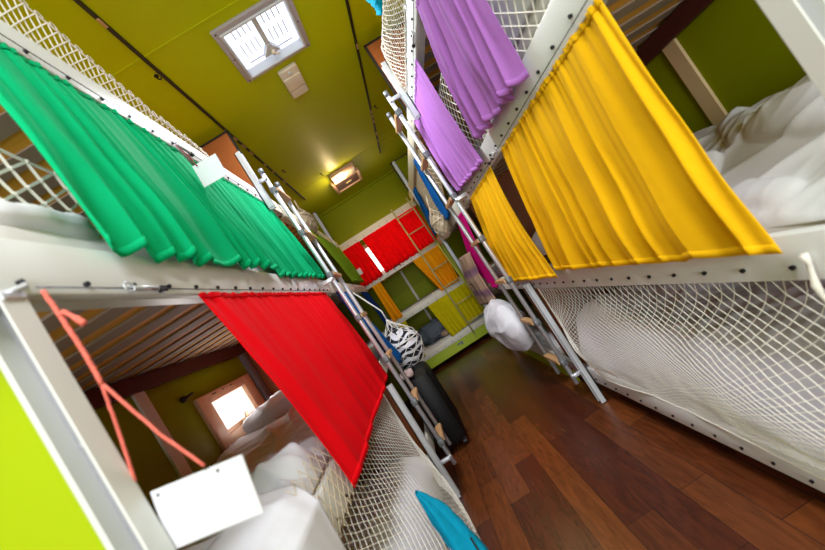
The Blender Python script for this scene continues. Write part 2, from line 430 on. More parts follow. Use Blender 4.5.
# ------------------------------------------------------------------ things on the ceiling
def ceiling_box():
    t = thing('detector_box', 'ivory plastic box screwed to the olive ceiling beside the roof hatch', 'detector', (0.10, 2.53, ZC))
    x0, x1, y0, y1 = .032, .168, 2.38, 2.69
    autosmooth(MB().box(x0, x1, y0, y1, ZC - .032, ZC, b=.01).build('housing', M_box, t))
    autosmooth(MB().box(x0 + .004, x1 - .004, y0 + .07, y0 + .20, ZC - .042, ZC - .03, b=.006).build('upper_panel', M_box, t))
    autosmooth(MB().box(x0 + .008, x1 - .008, y0 + .21, y1 - .01, ZC - .038, ZC - .03, b=.006).build('lower_panel', M_box, t))
    MB().tube([(.1, y0 + .03, ZC - .032), (.1, y0 + .03, ZC - .045)], .009, 12).build('button', M_post, t)
ceiling_box()
def ceiling_lamp():
    t = thing('ceiling_lamp', 'lit warm ceiling lamp beside the grille at the far end', 'lamp', (0.08, 4.5, ZC))
    autosmooth(MB().box(-.08, .24, 4.36, 4.60, ZC - .05, ZC, b=.008).build('housing', M_winframe, t))
    autosmooth(MB().box(-.07, .08, 4.40, 4.585, ZC - .058, ZC - .045, b=.006).build('lens', M_warm, t))
    autosmooth(MB().box(.09, .23, 4.40, 4.585, ZC - .056, ZC - .045, b=.006).build('unlit_lens', M_box, t))
    l = bpy.data.lights.new('lamp_light', 'POINT'); l.energy = 7; l.color = (1, .72, .38); l.shadow_soft_size = .05
    lo = bpy.data.objects.new('lamp_light', l); col.objects.link(lo); lo.location = (0.0, 4.45, ZC - .12)
    g = thing('ceiling_grille', 'brown louvred vent grille in a pale frame behind the lit ceiling lamp', 'vent', (0.08, 4.8, ZC))
    autosmooth(ring(-.12, .27, 4.61, 5.0, ZC - .05, ZC, .035, .005).build('frame', M_winframe, g))
    MB().box(-.09, .24, 4.64, 4.97, ZC - .012, ZC - .001).build('backing', M_black, g)
    sl = MB()
    for k in range(9): sl.box(-.088, .238, 4.655 + k * .035, 4.672 + k * .035, ZC - .035, ZC - .02)
    sl.build('louvres', M_grille, g)
    MB().box(.05, .13, 4.79, 4.815, ZC - .05, ZC - .035, b=.004).build('handle', M_strip, g)
ceiling_lamp()
for (x, y0, lab) in ((-0.492, 0.7, 'dark curtain track on the ceiling above the left bunks'), (0.612, 0.9, 'dark curtain track on the ceiling above the right bunks')):
    t = thing('ceiling_track', lab, 'curtain track', (x, y0, ZC), 'ceiling tracks')
    MB().box(x - .009, x + .009, y0, 4.62, ZC - .014, ZC, b=.002).build('rail', M_black, t)
    rnd = random.Random(3)
    for y in ((1.52, 2.6, 2.72, 2.86, 3.0, 3.3, 3.5, 3.8) if x < 0 else (2.55, 3.5, 3.6, 3.7, 4.0, 4.2)):
        MB().box(x - .007, x + .007, y, y + rnd.uniform(.04, .09), ZC - .019, ZC - .013, b=.002).build('tan_insert', M_tan, t)
for i, (x, y, lab) in enumerate(((-.52, 1.93, 'small dark hook in the ceiling by the left track near the hatch'), (-.42, 3.63, 'small dark hook in the ceiling beyond the left track'), (.66, 3.5, 'small dark hook in the ceiling beside the right track'), (-.14, 4.2, 'small dark hook in the ceiling in front of the lamp'))):
    o = MB().tube([(x, y, ZC), (x, y, ZC - .02), (x + .012, y, ZC - .032), (x + .018, y, ZC - .022)], .004, 6)
    o.tube([(x, y, ZC - .004), (x, y, ZC)], .012, 10)
    tag(o.build('ceiling_hook', M_dark, None, True), lab, 'hook', 'ceiling hooks')

# ------------------------------------------------------------------ bunks
bolt_me = MB().tube([(0, 0, 0), (0.006, 0, 0)], [.0052, .0044], 8).mesh('bolt'); bolt_me.materials.append(M_dark)
RH = 0.095
def bunk(label, s, X, y0, y1, Z, W, bolts=None, white=M_white, post_near=True, near_panel=None, near_top=2.35, slats=True, far_top=2.57, far_post_x=None, post_y=2.15, post_top=2.35, panel=None):
    t = thing('bunk_bed', label, 'bunk bed', (X + s * .3, (y0 + y1) / 2, 0))
    xo = X + s * .022
    for k, z in enumerate(Z):
        r = autosmooth(MB().box(min(X, xo), max(X, xo), (y0 - .08 if (k > 1 and y0 < 1) else y0), y1, z, z + RH, b=.003).build('side_rail', white, t))
        lip = MB().box(min(xo, X + s * .05), max(xo, X + s * .05), y0 + .01, y1 - .01, z + .0, z + .006)
        lip.build('rail_lip', white, r)
        if bolts:
            b0, pitch, zo = bolts; y = b0
            while y < y1 - .04:
                o = bpy.data.objects.new('bolt', bolt_me); col.objects.link(o); o.parent = r
                o.location = (X - s * .006 if s > 0 else X, y, z + zo)
                o.matrix_parent_inverse = Matrix.Identity(4)
                o.location = Vector((X if s < 0 else X - .006, y, z + zo))
                # undo the rail's inherited offset (rail itself sits at the origin of the bunk Empty)
                y += pitch
        wx0, wx1 = (WL, WL + .03) if s < 0 else (WR - .03, WR)
        MB().box(wx0, wx1, y0 + .03, y1 - .02, z - .03, z + .035, b=.002).build('wall_ledger', M_plydark, t)
        if slats and k > 0 or slats == 2:
            sx0, sx1 = sorted((X + s * .024, (W - s * .005)))
            m = MB(); y = y0 + .06
            while y < y1 - .08:
                m.box(sx0, sx1, y, y + .062, z + .040, z + .0462); y += .125
            m.build('bed_slats', M_slat, t)
            MB().box(sx0, sx1, y0 + .03, y1 - .03, z + .047, z + .066).build('bed_board', M_ochre, t)
    # end panel of brown plywood with black edging at the far end
    px0, px1 = sorted((X + s * .03, W))
    pb = MB().box(px0, px1, y1 - .018, y1, .05, far_top).build('end_panel', panel or M_ply, t)
    e = MB(); e.box(px0 - (.012 if s > 0 else 0), px1 + (.012 if s < 0 else 0), y1 - .022, y1 + .004, far_top, far_top + .014)
    ex = (px0 - .012, px0) if s > 0 else (px1, px1 + .012)
    e.box(ex[0], ex[1], y1 - .022, y1 + .004, 2.14, far_top + .014)
    e.build('black_edging', M_black, pb)
    # far channel post, standing in front of the rails
    near = y0 < 1
    spans = ((0.005, .735 if s < 0 else .80, X - s * (.062 if s < 0 else .036)), (1.97, post_top, X - s * .036)) if near else ((0.005, post_top, X - s * .008),) if s > 0 else ((0.005, .73, X + .008), (2.0, post_top, X + .008))
    for (pz0, pz1, xi) in spans:
        cx0, cx1 = sorted((xi, xi + s * .034))
        c = MB(); c.box(cx0, cx1, post_y, post_y + .008, pz0, pz1); c.box(cx0, cx1, post_y + .042, post_y + .05, pz0, pz1)
        c.box(*((cx1 - .006, cx1) if s > 0 else (cx0, cx0 + .006)), post_y, post_y + .05, pz0, pz1)
        c.build('channel_post', M_post, t)
    return t

ZR = [0.125, 0.755, 1.405, 2.035]
ZL = [0.12, 0.738, 1.397, 2.02]
# parenting helper leaves world coordinates untouched because the thing Empty's location is compensated
bunk_r = bunk('white steel bunk on the right with the large yellow curtain', 1, XR, 0.505, 2.50, ZR, WR, bolts=(0.5735, .1025, .030), far_top=2.69)
bunk_l = bunk('white steel bunk on the left with the red and green curtains', -1, XL, 0.505, 2.50, ZL, WL, bolts=(0.5085, .1035, .017), far_top=2.69)
# near posts
def channel(x, d, z1):          # open channel facing the viewer; d = outward direction
    c = MB()
    for (a, b_, y0_, y1_) in ((x, x + d * .004, .466, .50), (x + d * .034, x + d * .042, .466, .50)):
        c.box(*sorted((a, b_)), y0_, y1_, 0.0, z1, b=.001)
    return c
M_webshade = mat('shade_grey_web', (146, 147, 152), 0.5, 0.1)  # shade inside the open channel, put into the web colour
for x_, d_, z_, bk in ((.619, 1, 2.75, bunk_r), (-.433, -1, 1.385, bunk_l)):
    MB().box(*sorted((x_ + d_ * .004, x_ + d_ * .034)), .492, .50, 0, z_).build('channel_web', M_webshade, bk)
channel(.619, 1, 2.75).build('corner_post', M_white, bunk_r)
channel(-.433, -1, 1.385).build('corner_post', M_white, bunk_l)
MB().box(WL, -.478, .480, .50, 0.02, 1.37).build('lime_end_board', M_lime, bunk_l)
MB().tube([(-.455, .495, 1.182), (-.455, .488, 1.182)], .005, 10).build('bolt_head', M_alu, bunk_l)
# battens on the walls
for zz in (0.85, 1.49):
    MB().box(WL, WL + .012, 1.50, 1.56, zz, zz + .55).build('wall_batten', M_stripw, bunk_l)
    MB().box(WR - .012, WR, 1.29, 1.35, zz, zz + .55).build('wall_batten', M_strip, bunk_r)
# dark post beside the window
MB().box(WL, WL + .03, 2.41, 2.47, .74, 1.37).build('grey_batten', mat('grey_batten', (120, 112, 118), .5), bunk_l)
bunk_r2 = bunk('white steel bunk at the far right with the magenta curtain', 1, XR, 2.54, 4.54, ZR, WR, bolts=None, white=M_white2, post_y=4.15, post_top=2.46, panel=M_wall)
bunk_l2 = bunk('white steel bunk at the far left with the olive green curtain', -1, XL, 2.54, 4.58, ZL, WL, bolts=None, white=M_white2, post_y=4.2, post_top=2.46, panel=M_wall)

MB().box(XR + .022, XR + .034, 2.56, 4.5, 0.0, .118).build('lime_plinth', M_lime, bunk_r2)
# handle on left wall by the window
k = MB().tube([(WL, 1.74, 1.265), (WL + .02, 1.74, 1.265)], .014, 12); k.tube([(WL + .02, 1.74, 1.265), (WL + .028, 1.79, 1.272)], .006, 8)
tag(k.build('wall_hook', M_dark, None, True), 'dark metal coat hook on the olive wall beside the small bunk window', 'hook')

# end bunk across the far end
def end_bunk():
    t = thing('bunk_bed', 'three tier bunk across the far end with red and yellow curtains', 'bunk bed', (0.1, 5.6, 0))
    zs = (0.195, 0.825, 1.475, 2.125); x0, x1 = -.60, .735
    for z in zs:
        r = autosmooth(MB().box(x0, x1, 5.28, 5.31, z, z + .095, b=.003).build('front_rail', M_white2, t))
        for k in range(10):
            MB().tube([(x0 + .2 + k * .13, 5.28, z + .03), (x0 + .2 + k * .13, 5.274, z + .03)], .006, 6).build('bolt', M_dark, r)
    MB().box(x0, x1, 5.285, 5.305, .06, .193).build('lime_plinth', M_lime, t)
    autosmooth(MB().box(.715, .765, 5.27, 5.33, 0.0, 1.55, b=.004).build('lime_post', M_lime, t))
    autosmooth(MB().box(.84, .89, 5.30, 5.35, 0.0, 2.12, b=.004).build('grey_post', M_post, t))
    MB().box(-.65, -.60, 5.28, 5.33, 0, 2.22).build('left_post', M_white2, t)
    for z in zs[:3]:
        MB().box(x0, x1, 5.31, 6.04, z + .02, z + .035).build('bed_board', M_ochre, t)
        autosmooth(MB().box(x0 + .03, x1 - .03, 5.33, 6.02, z + .036, z + .12, b=.02).build('mattress', M_matt, t))
    MB().box(.02, .055, 6.03, 6.05, .3, 1.5).build('rear_batten', M_stripw, t)
    br = MB().box(.15, .24, 5.265, 5.282, .14, .16, b=.003); br.box(.205, .235, 5.262, 5.284, .12, .165)
    br.build('plinth_bracket', M_bracket, t)
    h = MB().tube([(-.02, 5.27, 1.51), (-.02, 5.255, 1.54), (.08, 5.255, 1.54), (.08, 5.27, 1.51)], .008, 8)
    h.build('black_handle', M_black, t, True)
    return t
end_bunk()
def end_ladder():
    t = thing('ladder', 'cream metal ladder leaning on the end bunk over the red curtain', 'ladder', (.54, 5.2, 0.15))
    l = MB().tube([(.432, 5.2, .165), (.383, 5.2, 2.24)], .011, 10).build('rail', M_creamladder, t, True)
    l = MB().tube([(.735, 5.2, .25), (.672, 5.2, 1.5)], .014, 10).build('rail', M_limemetal, t, True); l['label'] = 'lime green lower rail'
    MB().tube([(.672, 5.2, 1.5), (.652, 5.2, 2.27)], .011, 10).build('rail', M_creamladder, t, True)
    for z in (.345, .635, .925, 1.21, 1.526, 1.805, 2.08):
        f = (z - .165) / 2.08
        MB().tube([(lerp(.432, .383, f), 5.2, z), (lerp(.73, .655, f), 5.2, z)], .009, 8).build('rung', M_creamladder, t, True)
    for z in (.22, 1.5):
        MB().box(.66, .76, 5.2, 5.278, z, z + .03, b=.004).build('bracket', M_lime, t)
end_ladder()

# side ladders
def side_ladder(label, s, xt, xb):
    t = thing('ladder', label, 'ladder', (xb, 2.33, .15), 'aluminium bunk ladders')
    for y in (2.2, 2.47):
        zb, zt = .155, 2.185
        r = MB().tube([(xb, y, zb), (xt, y, zt)], .0135, 14).build('rail', M_alu, t, True)
        MB().tube([(xt, y, zt - .005), (xt, y, zt + .03)], .0155, 12).build('end_cap', M_bracket, r, True)
    for k, z in enumerate((.29, .565, .86, 1.15, 1.45, 1.75, 2.055)):
        f = (z - .155) / 2.03; x = lerp(xb, xt, f)
        bm = bmesh.new()
        prof = [(-.026, 0), (.018, 0), (.018, .018), (-.026, .024)]
        a = [bm.verts.new((x + s * p[0], 2.215, z + p[1])) for p in prof]; b = [bm.verts.new((x + s * (p[0] * 1.0), 2.455, z + p[1])) for p in prof]
        bm.faces.new(a); bm.faces.new(list(reversed(b)))
        for i in range(4): bm.faces.new((a[i], b[i], b[(i + 1) % 4], a[(i + 1) % 4]))
        bmesh.ops.recalc_face_normals(bm, faces=bm.faces[:]); bmesh.ops.bevel(bm, geom=bm.edges[:], offset=.003, segments=2, affect='EDGES')
        m = MB(); m.add_bm(bm); tr = m.build('tread', M_tan, t)
        for y in (2.2,):
            autosmooth(MB().box(x - .017, x + .019, y - .020, y + .026, z - .010, z + .028, b=.005).build('clamp', M_bracket, tr))
    for z in (.20, 1.42, 2.13):          # ties back to the channel post
        f = (z - .155) / 2.03; x = lerp(xb, xt, f)
        xx = sorted((x, (XL if s < 0 else XR) - s * .03))
        autosmooth(MB().box(xx[0], xx[1], 2.165, 2.185, z, z + .022, b=.004).build('wall_tie', M_alu, t))
        MB().tube([(x, 2.175, z + .011), (x, 2.20, z + .011)], .011, 8).build('tie_bolt', M_alu, t, True)
side_ladder('aluminium step ladder fixed on the right bunk end by the yellow curtain', 1, .513, .528)
side_ladder('aluminium step ladder fixed on the left bunk end by the red curtain', -1, -.366, -.316)

# ------------------------------------------------------------------ mattresses and bedding
def mattress(label, s, X, y0, y1, z, h=.10):
    x0, x1 = sorted((X + s * .035, (WL + .015 if s < 0 else WR - .015)))
    o = autosmooth(MB().box(x0, x1, y0, y1, z, z + h, b=min(.03, h * .4)).build('mattress', M_matt))
    tag(o, label, 'mattress', 'bunk mattresses')
    return o
names = ('bottom', 'second', 'third', 'top')
for k in range(4):
    base = .0695 if k else .02
    if k in (0, 1, 2):
        mattress('white mattress on the %s tier of the near right bunk' % names[k], 1, XR, .56, 2.26, ZR[k] + base, .035 if k == 1 else .10)
        mattress('white mattress on the %s tier of the near left bunk' % names[k], -1, XL, .56, 2.26, ZL[k] + base, .035 if k == 1 else .10)
mattress('white mattress on the bottom tier of the far right bunk', 1, XR, 2.62, 4.4, ZR[0] + .02)
mattress('white mattress on the second tier of the far right bunk', 1, XR, 2.62, 4.4, ZR[1] + .07)
mattress('white mattress on the second tier of the far left bunk', -1, XL, 2.62, 4.4, ZL[1] + .07)
for k in (0,):
    pass

def duvet(name, label, x0, x1, y0, y1, zb, H, seed, m=M_sheet, nx=80, ny=110, wr=.02, cat='duvet', edge=.07, ridges=(), lobes=3.0, parent=None):
    """a thick crumpled quilt: height field H(u,v) over its footprint with rounded rim and a flat underside"""
    def f(u, v):
        # superelliptic rounding of footprint
        x = lerp(x0, x1, u); y = lerp(y0, y1, v)
        dx = min(x - x0, x1 - x); dy = min(y - y0, y1 - y)
        e = min(1, max(0, dx / edge)); e2 = min(1, max(0, dy / edge))
        rim = math.sqrt(max(0, 1 - (1 - e) ** 2)) * math.sqrt(max(0, 1 - (1 - e2) ** 2))
        h = H(u, v) if callable(H) else H
        p = Vector((x, y, seed * 4.7))
        wv = Vector((noise.noise(p * lobes), noise.noise(p * lobes + Vector((9, 3, 1))), 0)) * .12
        q = p + wv
        n1 = noise.noise(q * 4.0)
        cr = 0.0
        for k, (ax_, ay_, fr, am) in enumerate(((.9, .45, 24, 1.0), (-.5, .85, 31, .6), (.2, 1.0, 52, .35))):
            msk = max(0.0, noise.noise(Vector((x * 3.1, y * 3.1, seed + k * 5))) + .35)
            ph = (x * ax_ + y * ay_) * fr + 5.0 * noise.noise(Vector((x * 2.6, y * 2.6, seed * 2 + k * 9)))
            cr += am * msk * (1 - abs(math.sin(ph))) ** 1.8
        z = h * rim + rim * wr * (1.0 * n1 + .75 * cr)
        for (a, b_, wd, hh) in ridges:     # rolled folds: segment a-b, width, height
            A = Vector(a); B = Vector(b_); P = Vector((x, y)) + Vector((wv.x, wv.y)) * .5
            tt = max(0, min(1, (P - A).dot(B - A) / (B - A).length_squared)); dd = (P - A.lerp(B, tt)).length
            if dd < wd: z += rim * hh * math.sqrt(1 - (dd / wd) ** 2)
        return (x + wv.x * .25, y + wv.y * .25, zb + max(0.0, z))
    b = MB().grid(f, nx, ny)
    n = len(b.v); top = list(b.v)
    b.v += [(p[0], p[1], zb - .002) for p in top]
    W_ = nx + 1
    for j in range(ny):
        for i in range(nx):
            a = n + j * W_ + i; b.f.append((a, a + W_, a + W_ + 1, a + 1))
    rim_i = [i for i in range(nx)] + [nx + j * W_ for j in range(ny)] + [ny * W_ + nx - i for i in range(nx)] + [(ny - j) * W_ for j in range(ny)]
    for i, a in enumerate(rim_i):
        c_ = rim_i[(i + 1) % len(rim_i)]; b.f.append((a, n + a, n + c_, c_))
    o = b.build(name, m, parent, True)
    if parent is None: tag(o, label, cat, 'bedding')
    return o

# right, second tier (behind the yellow curtain)
duvet('duvet', 'white rumpled duvet on the second tier of the right bunk behind the yellow curtain', 
      .634, 1.262, .55, 1.55, ZR[1] + .098,
      lambda u, v: .03 + .15 * smooth_(u * 1.2) , 3, wr=.032, lobes=1.6, nx=120, ny=150, edge=.05,
      ridges=(((.88, .60), (1.0, .92), .06, .03), ((.76, 1.0), (.90, 1.06), .05, .035), ((.72, .72), (.80, 1.0), .035, .02), ((1.0, 1.0), (1.2, 1.2), .045, .02)))
duvet('pillow', 'white pillow on the second tier of the right bunk between the two yellow curtains', .65, 1.2, 1.62, 2.15, ZR[1] + .165, .11, 7, wr=.018, cat='pillow', edge=.14)
# right, bottom tier behind the net
duvet('duvet', 'white duvet heaped behind the net on the lowest right tier', .632, 1.22, .575, 2.2, ZR[0] + .10,
      lambda u, v: .12 + .26 * math.exp(-((v - .78) / .26) ** 2) * (1 - .3 * u) + .17 * math.exp(-((v - .25) / .3) ** 2), 11, m=M_sheet2, wr=.03, edge=.12)
# right, third tier
duvet('duvet', 'white duvet on the third tier of the right bunk behind the large purple curtain', .64, 1.2, .62, 1.5, ZR[2] + .165,
      lambda u, v: .17 + .09 * math.exp(-((v - .5) / .3) ** 2), 13, wr=.025, edge=.04)
# left, second tier
duvet('duvet', 'white duvet rolled up below the window on the second tier of the left bunk', -1.13, -.466, .56, 1.9, ZL[1] + .10,
      lambda u, v: .035 + .10 * smooth_((v - .5) * 2.6) * (1 - u * .5), 17, wr=.032, nx=110, ny=170,
      ridges=(((-.52, 1.04), (-.78, 1.08), .065, .06), ((-.52, .80), (-.95, .90), .05, .03), ((-.54, 1.22), (-1.0, 1.30), .045, .03)))
lump_obj('pillow', M_sheet, c=(-.86, 1.99, ZL[1] + .24), h=(.22, .18, .075), seed=5, e=2.8, amp=.02, sc_=7, n=22)
tag(bpy.context.scene.objects['pillow.001'] if 'pillow.001' in bpy.data.objects else bpy.data.objects['pillow'], 'white pillow propped under the small bunk window on the left', 'pillow', 'bedding')
# left, bottom tier, bulging out against the net
duvet('duvet', 'white duvet bulging against the net on the lowest left tier', -1.1, -.415, .75, 2.22, ZL[0] + .12,
      lambda u, v: .13 + .13 * math.exp(-((v - .35) / .35) ** 2), 19, m=M_sheet, wr=.02, edge=.16)
# left, third tier pillow
lump_obj('pillow', M_sheet, c=(-.66, .68, ZL[2] + .180), h=(.20, .16, .042), seed=9, e=2.8, amp=.015, sc_=8, n=20)
for o in list(bpy.data.objects):
    if o.name.startswith('pillow') and 'label' not in o.keys():
        tag(o, 'white pillow on the third tier of the left bunk beside the green curtain', 'pillow', 'bedding')

# sheet hanging over the left second-tier rail
def sheet_drape():
    def f(u, v):
        y = lerp(.545, .93 - .12 * v, u)
        prof = [(-.60, ZL[1] + .175), (-.48, ZL[1] + .150), (-.452, ZL[1] + .125), (-.43, ZL[1] + .10), (-.425, ZL[1] + .03), (-.422, ZL[1] - .05), (-.42, ZL[1] - .10)]
        t = v * (len(prof) - 1); i = min(int(t), len(prof) - 2); a = t - i
        x = lerp(prof[i][0], prof[i + 1][0], a); z = lerp(prof[i][1], prof[i + 1][1], a)
        k = noise.noise(Vector((y * 14, v * 1.4, 2.2)))
        return (x + .010 * k + .004, y, z + .012 * k * (1 - v))
    o = MB().grid(f, 50, 40).build('bed_sheet', M_sheet, None, True)
    md = o.modifiers.new('s', 'SOLIDIFY'); md.thickness = .0025; md.offset = 1
    tag(o, 'white sheet draped over the rail below the red curtain', 'sheet')
sheet_drape()

# ------------------------------------------------------------------ curtains
C = 'gathered bunk curtains'
curtain('curtain', 'bright green curtain nearest the viewer on the left bunk', M_green, XL - .004, -1, (.60, 1.37), (.665, 1.56), ZL[3] - .002, (1.475, 1.50), pleats=9, seed=2, amp=.02, out=.03, group=C)
curtain('curtain', 'dark green curtain beside the left ladder behind the white tag', M_green, XL - .006, -1, (1.45, 2.25), (1.60, 2.46), ZL[3] - .002, (1.475, 1.505), pleats=10, seed=4, amp=.013, out=.02, group=C)
curtain('curtain', 'bright red curtain hanging over the second tier of the left bunk', M_red, XL - .002, -1, (.925, 2.30), (1.055, 2.48), ZL[2] - .002, (.755, .745), pleats=9, seed=5, amp=.016, out=.03, group=C)
curtain('curtain', 'large yellow curtain nearest the viewer on the right bunk', M_yellow, XR + .002, 1, (.70, 1.48), (.66, 1.62), ZR[2] - .001, (.83, .86), pleats=10, seed=7, amp=.02, out=.03, group=C)
curtain('curtain', 'smaller yellow curtain beside the right ladder', M_yellow, XR + .002, 1, (1.68, 2.26), (1.62, 2.50), ZR[2] - .001, (.835, .835), pleats=11, seed=8, amp=.014, out=.045, group=C)
curtain('curtain', 'large pale purple curtain at the top right of the picture', M_purple, XR + .002, 1, (.90, 1.42), (1.0, 1.52), ZR[3] - .001, (1.455, 1.50), pleats=6, seed=9, amp=.024, out=.04, group=C)
curtain('curtain', 'narrow purple curtain beside the right ladder above the smaller yellow one', M_purple, XR + .002, 1, (1.72, 2.40), (1.66, 2.34), ZR[3] - .001, (1.44, 1.49), pleats=9, seed=10, amp=.012, out=.03, group=C)
# far bunks
curtain('curtain', 'olive green curtain on the far left bunk', M_olive, XL, -1, (3.1, 4.45), (3.55, 4.5), ZL[3], (1.50, 1.53), pleats=12, seed=12, amp=.016, out=.03, group=C)
curtain('curtain', 'magenta curtain on the far right bunk behind the ladder', M_magenta, XR, 1, (2.60, 2.95), (2.80, 3.55), ZR[2], (.80, .77), pleats=7, seed=13, amp=.015, out=.03, group=C)
curtain('curtain', 'navy blue curtain on the far left bunk near the end bunk', M_navy, XL, -1, (3.9, 4.5), (4.1, 4.54), ZL[2], (.80, .80), pleats=8, seed=14, amp=.015, out=.03, group=C)
curtain('curtain', 'dark blue curtain seen between the tubes of the left ladder', M_navy, XL, -1, (2.6, 3.0), (2.62, 3.05), ZL[2], (.80, .80), pleats=5, seed=15, amp=.015, out=.03, group=C)

# end bunk curtains (hung across x)
def xcurtain(label, m, Y, T, B, zt, zb, pleats, seed, amp=.016, name='curtain'):
    zt = zt if isinstance(zt, tuple) else (zt, zt); zb = zb if isinstance(zb, tuple) else (zb, zb)
    def fn(u, v):
        w_ = u + .9 / pleats * noise.noise(Vector((u * pleats * .5, seed * 3.3, .3 * v)))
        ph = w_ * pleats * 2 * math.pi; a = amp * (.35 + .8 * v)
        return (lerp(lerp(T[0], T[1], u), lerp(B[0], B[1], u), v) + .5 * a * math.cos(ph) * v, Y - .012 * v - a * math.sin(ph),
                lerp(lerp(zt[0], zt[1], u), lerp(zb[0], zb[1], u), v) + .008 * math.sin(ph) * v)
    o = MB().grid(fn, 90, 22).build(name, m, None, True); md = o.modifiers.new('s', 'SOLIDIFY'); md.thickness = .0015
    tag(o, label, 'curtain', C)
    MB().grid(lambda u, v: (fn(u, .97 + .03 * v)[0], fn(u, .97 + .03 * v)[1] - .002, fn(u, .97 + .03 * v)[2]), 90, 2).build('hem', m, o, True)
    return o
M_red2 = cloth('red_cotton_backlit', (240, 14, 20), 0.45)
xcurtain('wide red curtain on the top tier of the end bunk', M_red2, 5.262, (-.18, .70), (-.14, .70), 2.12, 1.535, 13, 21)
xcurtain('narrow red curtain on the top tier of the end bunk', M_red2, 5.262, (-.56, -.235), (-.56, -.195), 2.12, 1.53, 6, 22)
xcurtain('amber curtain on the middle tier behind the end ladder', M_orange, 5.262, (.25, .70), (.36, .66), 1.475, .90, 8, 23)
xcurtain('narrow amber curtain at the left of the end bunk middle tier', M_orange, 5.262, (-.42, -.29), (-.42, -.28), 1.475, .90, 3, 24)
xcurtain('yellow green curtain on the lowest tier of the end bunk', M_ylw2, 5.262, (.09, .71), (.14, .72), .825, (.285, .34), 10, 25)
xcurtain('narrow yellow green curtain at the left of the end bunk lowest tier', M_ylw2, 5.262, (-.40, -.28), (-.40, -.31), .825, .27, 3, 26)
cd_ = MB().box(-.505, -.42, 5.225, 5.228, 1.70, 1.79, b=.001).build('tag_card', M_card); tag(cd_, 'small pale card pinned on the narrow red curtain', 'card')
lump_obj('clothes_pile', M_greycloth, c=(-.02, 5.55, .46), h=(.28, .17, .14), seed=31, amp=.05, sc_=7, n=24, e=2.2)
tag(bpy.data.objects['clothes_pile'], 'grey blue heap of clothes in the lowest tier of the end bunk', 'clothes')
lump_obj('folded_blanket', cloth('beige_blanket', (190, 160, 135)), c=(.13, 5.43, .37), h=(.10, .07, .045), seed=33, amp=.02, sc_=9, n=14)
tag(bpy.data.objects['folded_blanket'], 'small beige blanket beside the grey clothes in the end bunk', 'blanket')

# curtain wires with fittings
def wire(label, s, X, z, y0, y1, fit):
    t = thing('curtain_wire', label, 'curtain wire', (X, y0, z), 'curtain wires')
    MB().tube([(X, y0, z), (X, y1, z)], .0013, 6).build('wire', M_dark, t)
    for y in fit:
        MB().tube([(X, y, z), (X, y + .07, z)], [.0055, .0055], 8).build('turnbuckle', M_alu, t, True)
        pts = [(X - s * .004, y - .012 + .012 * math.cos(a), z + .010 * math.sin(a)) for a in [i * math.pi / 5 for i in range(10)]]
        MB().tube(pts, .002, 6, closed=True).build('ring', M_alu, t, True)
        MB().box(X - .006, X + .006, y + .075, y + .092, z - .008, z + .006, b=.002).build('clip', M_dark, t)
wire('steel curtain wire below the left rail above the salmon string', -1, XL + .007, 1.4045, .52, 2.4, (.70,))
wire('steel curtain wire on the right rail above the yellow curtains', 1, XR - .008, 1.418, .55, 2.2, (1.50, 1.56))
wire('steel curtain wire on the left rail above the green curtains', -1, XL + .008, 2.033, .55, 2.2, (1.36,))
wire('steel curtain wire on the right rail above the purple curtains', 1, XR - .008, 2.045, .55, 2.2, (1.55,))
# clamp where the near left post meets the rail
m = MB().box(-.475, -.430, .468, .50, 1.384, 1.397, b=.003); m.tube([(-.445, .470, 1.392), (-.425, .50, 1.402)], .0045, 8)
m.tube([(-.455, .455, 1.39), (-.455, .47, 1.39)], .008, 10)
tag(m.build('metal_clamp', M_alu, None), 'steel clamp joining the near left post and rail', 'clamp')

# ------------------------------------------------------------------ nets
def smooth(t): t = max(0, min(1, t)); return t * t * (3 - 2 * t)
NG = 'knotted safety nets'
# right, lowest tier
def S_r1(u, v):
    y = lerp(.64, 2.14, u)
    ztop, zbot = ZR[1] + .012, ZR[0] + .098
    vv = v ** .62
    slump = .10 * math.exp(-((u - .15) / .3) ** 2)
    z = lerp(ztop, zbot, vv) 
    b = math.sin(min(1, v * 1.02) * math.pi) ** .9 if v < .5 else 1 - .55 * smooth((v - .5) / .5)
    x = XR + .012 - .0 - b * (.055 + .035 * math.sin(u * 7 + 1)) * smooth(v * 3) * smooth((1 - u) * 5 + .15)
    x += .004 * noise.noise(Vector((u * 20, v * 6, 1)))
    y += .03 * v * math.sin(u * 5) + .006 * noise.noise(Vector((u * 30, v * 20, 4)))
    return (x, y, z + .008 * noise.noise(Vector((u * 9, v * 3, 7))))
n1 = net('safety_net', 'white knotted net closing the lowest tier of the right bunk', S_r1, 78, 54, .0011, M_net, er=.0035, group=NG)
MB().tube([(XR - .014 + .004 * math.sin(k * 1.3), .632 + .0030 * k + .003 * math.sin(k * .9), lerp(ZR[1] + .06, .34, k / 24)) for k in range(25)], [.0045 + .0022 * (k % 3 == 0) for k in range(25)], 8).build('hanging_cord', M_net, n1, True)
# left, lowest tier
def S_l1(u, v):
    y = lerp(.62, 2.17, u); ztop = ZL[1] + .012
    zb = lerp(.20, .16, u)
    z = lerp(ztop, zb, v ** .9)
    bulge = math.sin(min(1, v * .95) * math.pi * .62) ** 1.2
    x = XL - .008 + .172 * bulge * (0.35 + .65 * smooth(u * 3)) * (1 - max(0, (u - .45) / .56) ** 2)
    y += .05 * v * math.sin(u * 4 + 1) + .006 * noise.noise(Vector((u * 30, v * 20, 9)))
    return (x + .005 * noise.noise(Vector((u * 12, v * 7, 3))), y, z)
net('safety_net', 'white knotted net bulging out of the lowest tier of the left bunk', S_l1, 84, 50, .0010, M_net, er=.0045, group=NG)
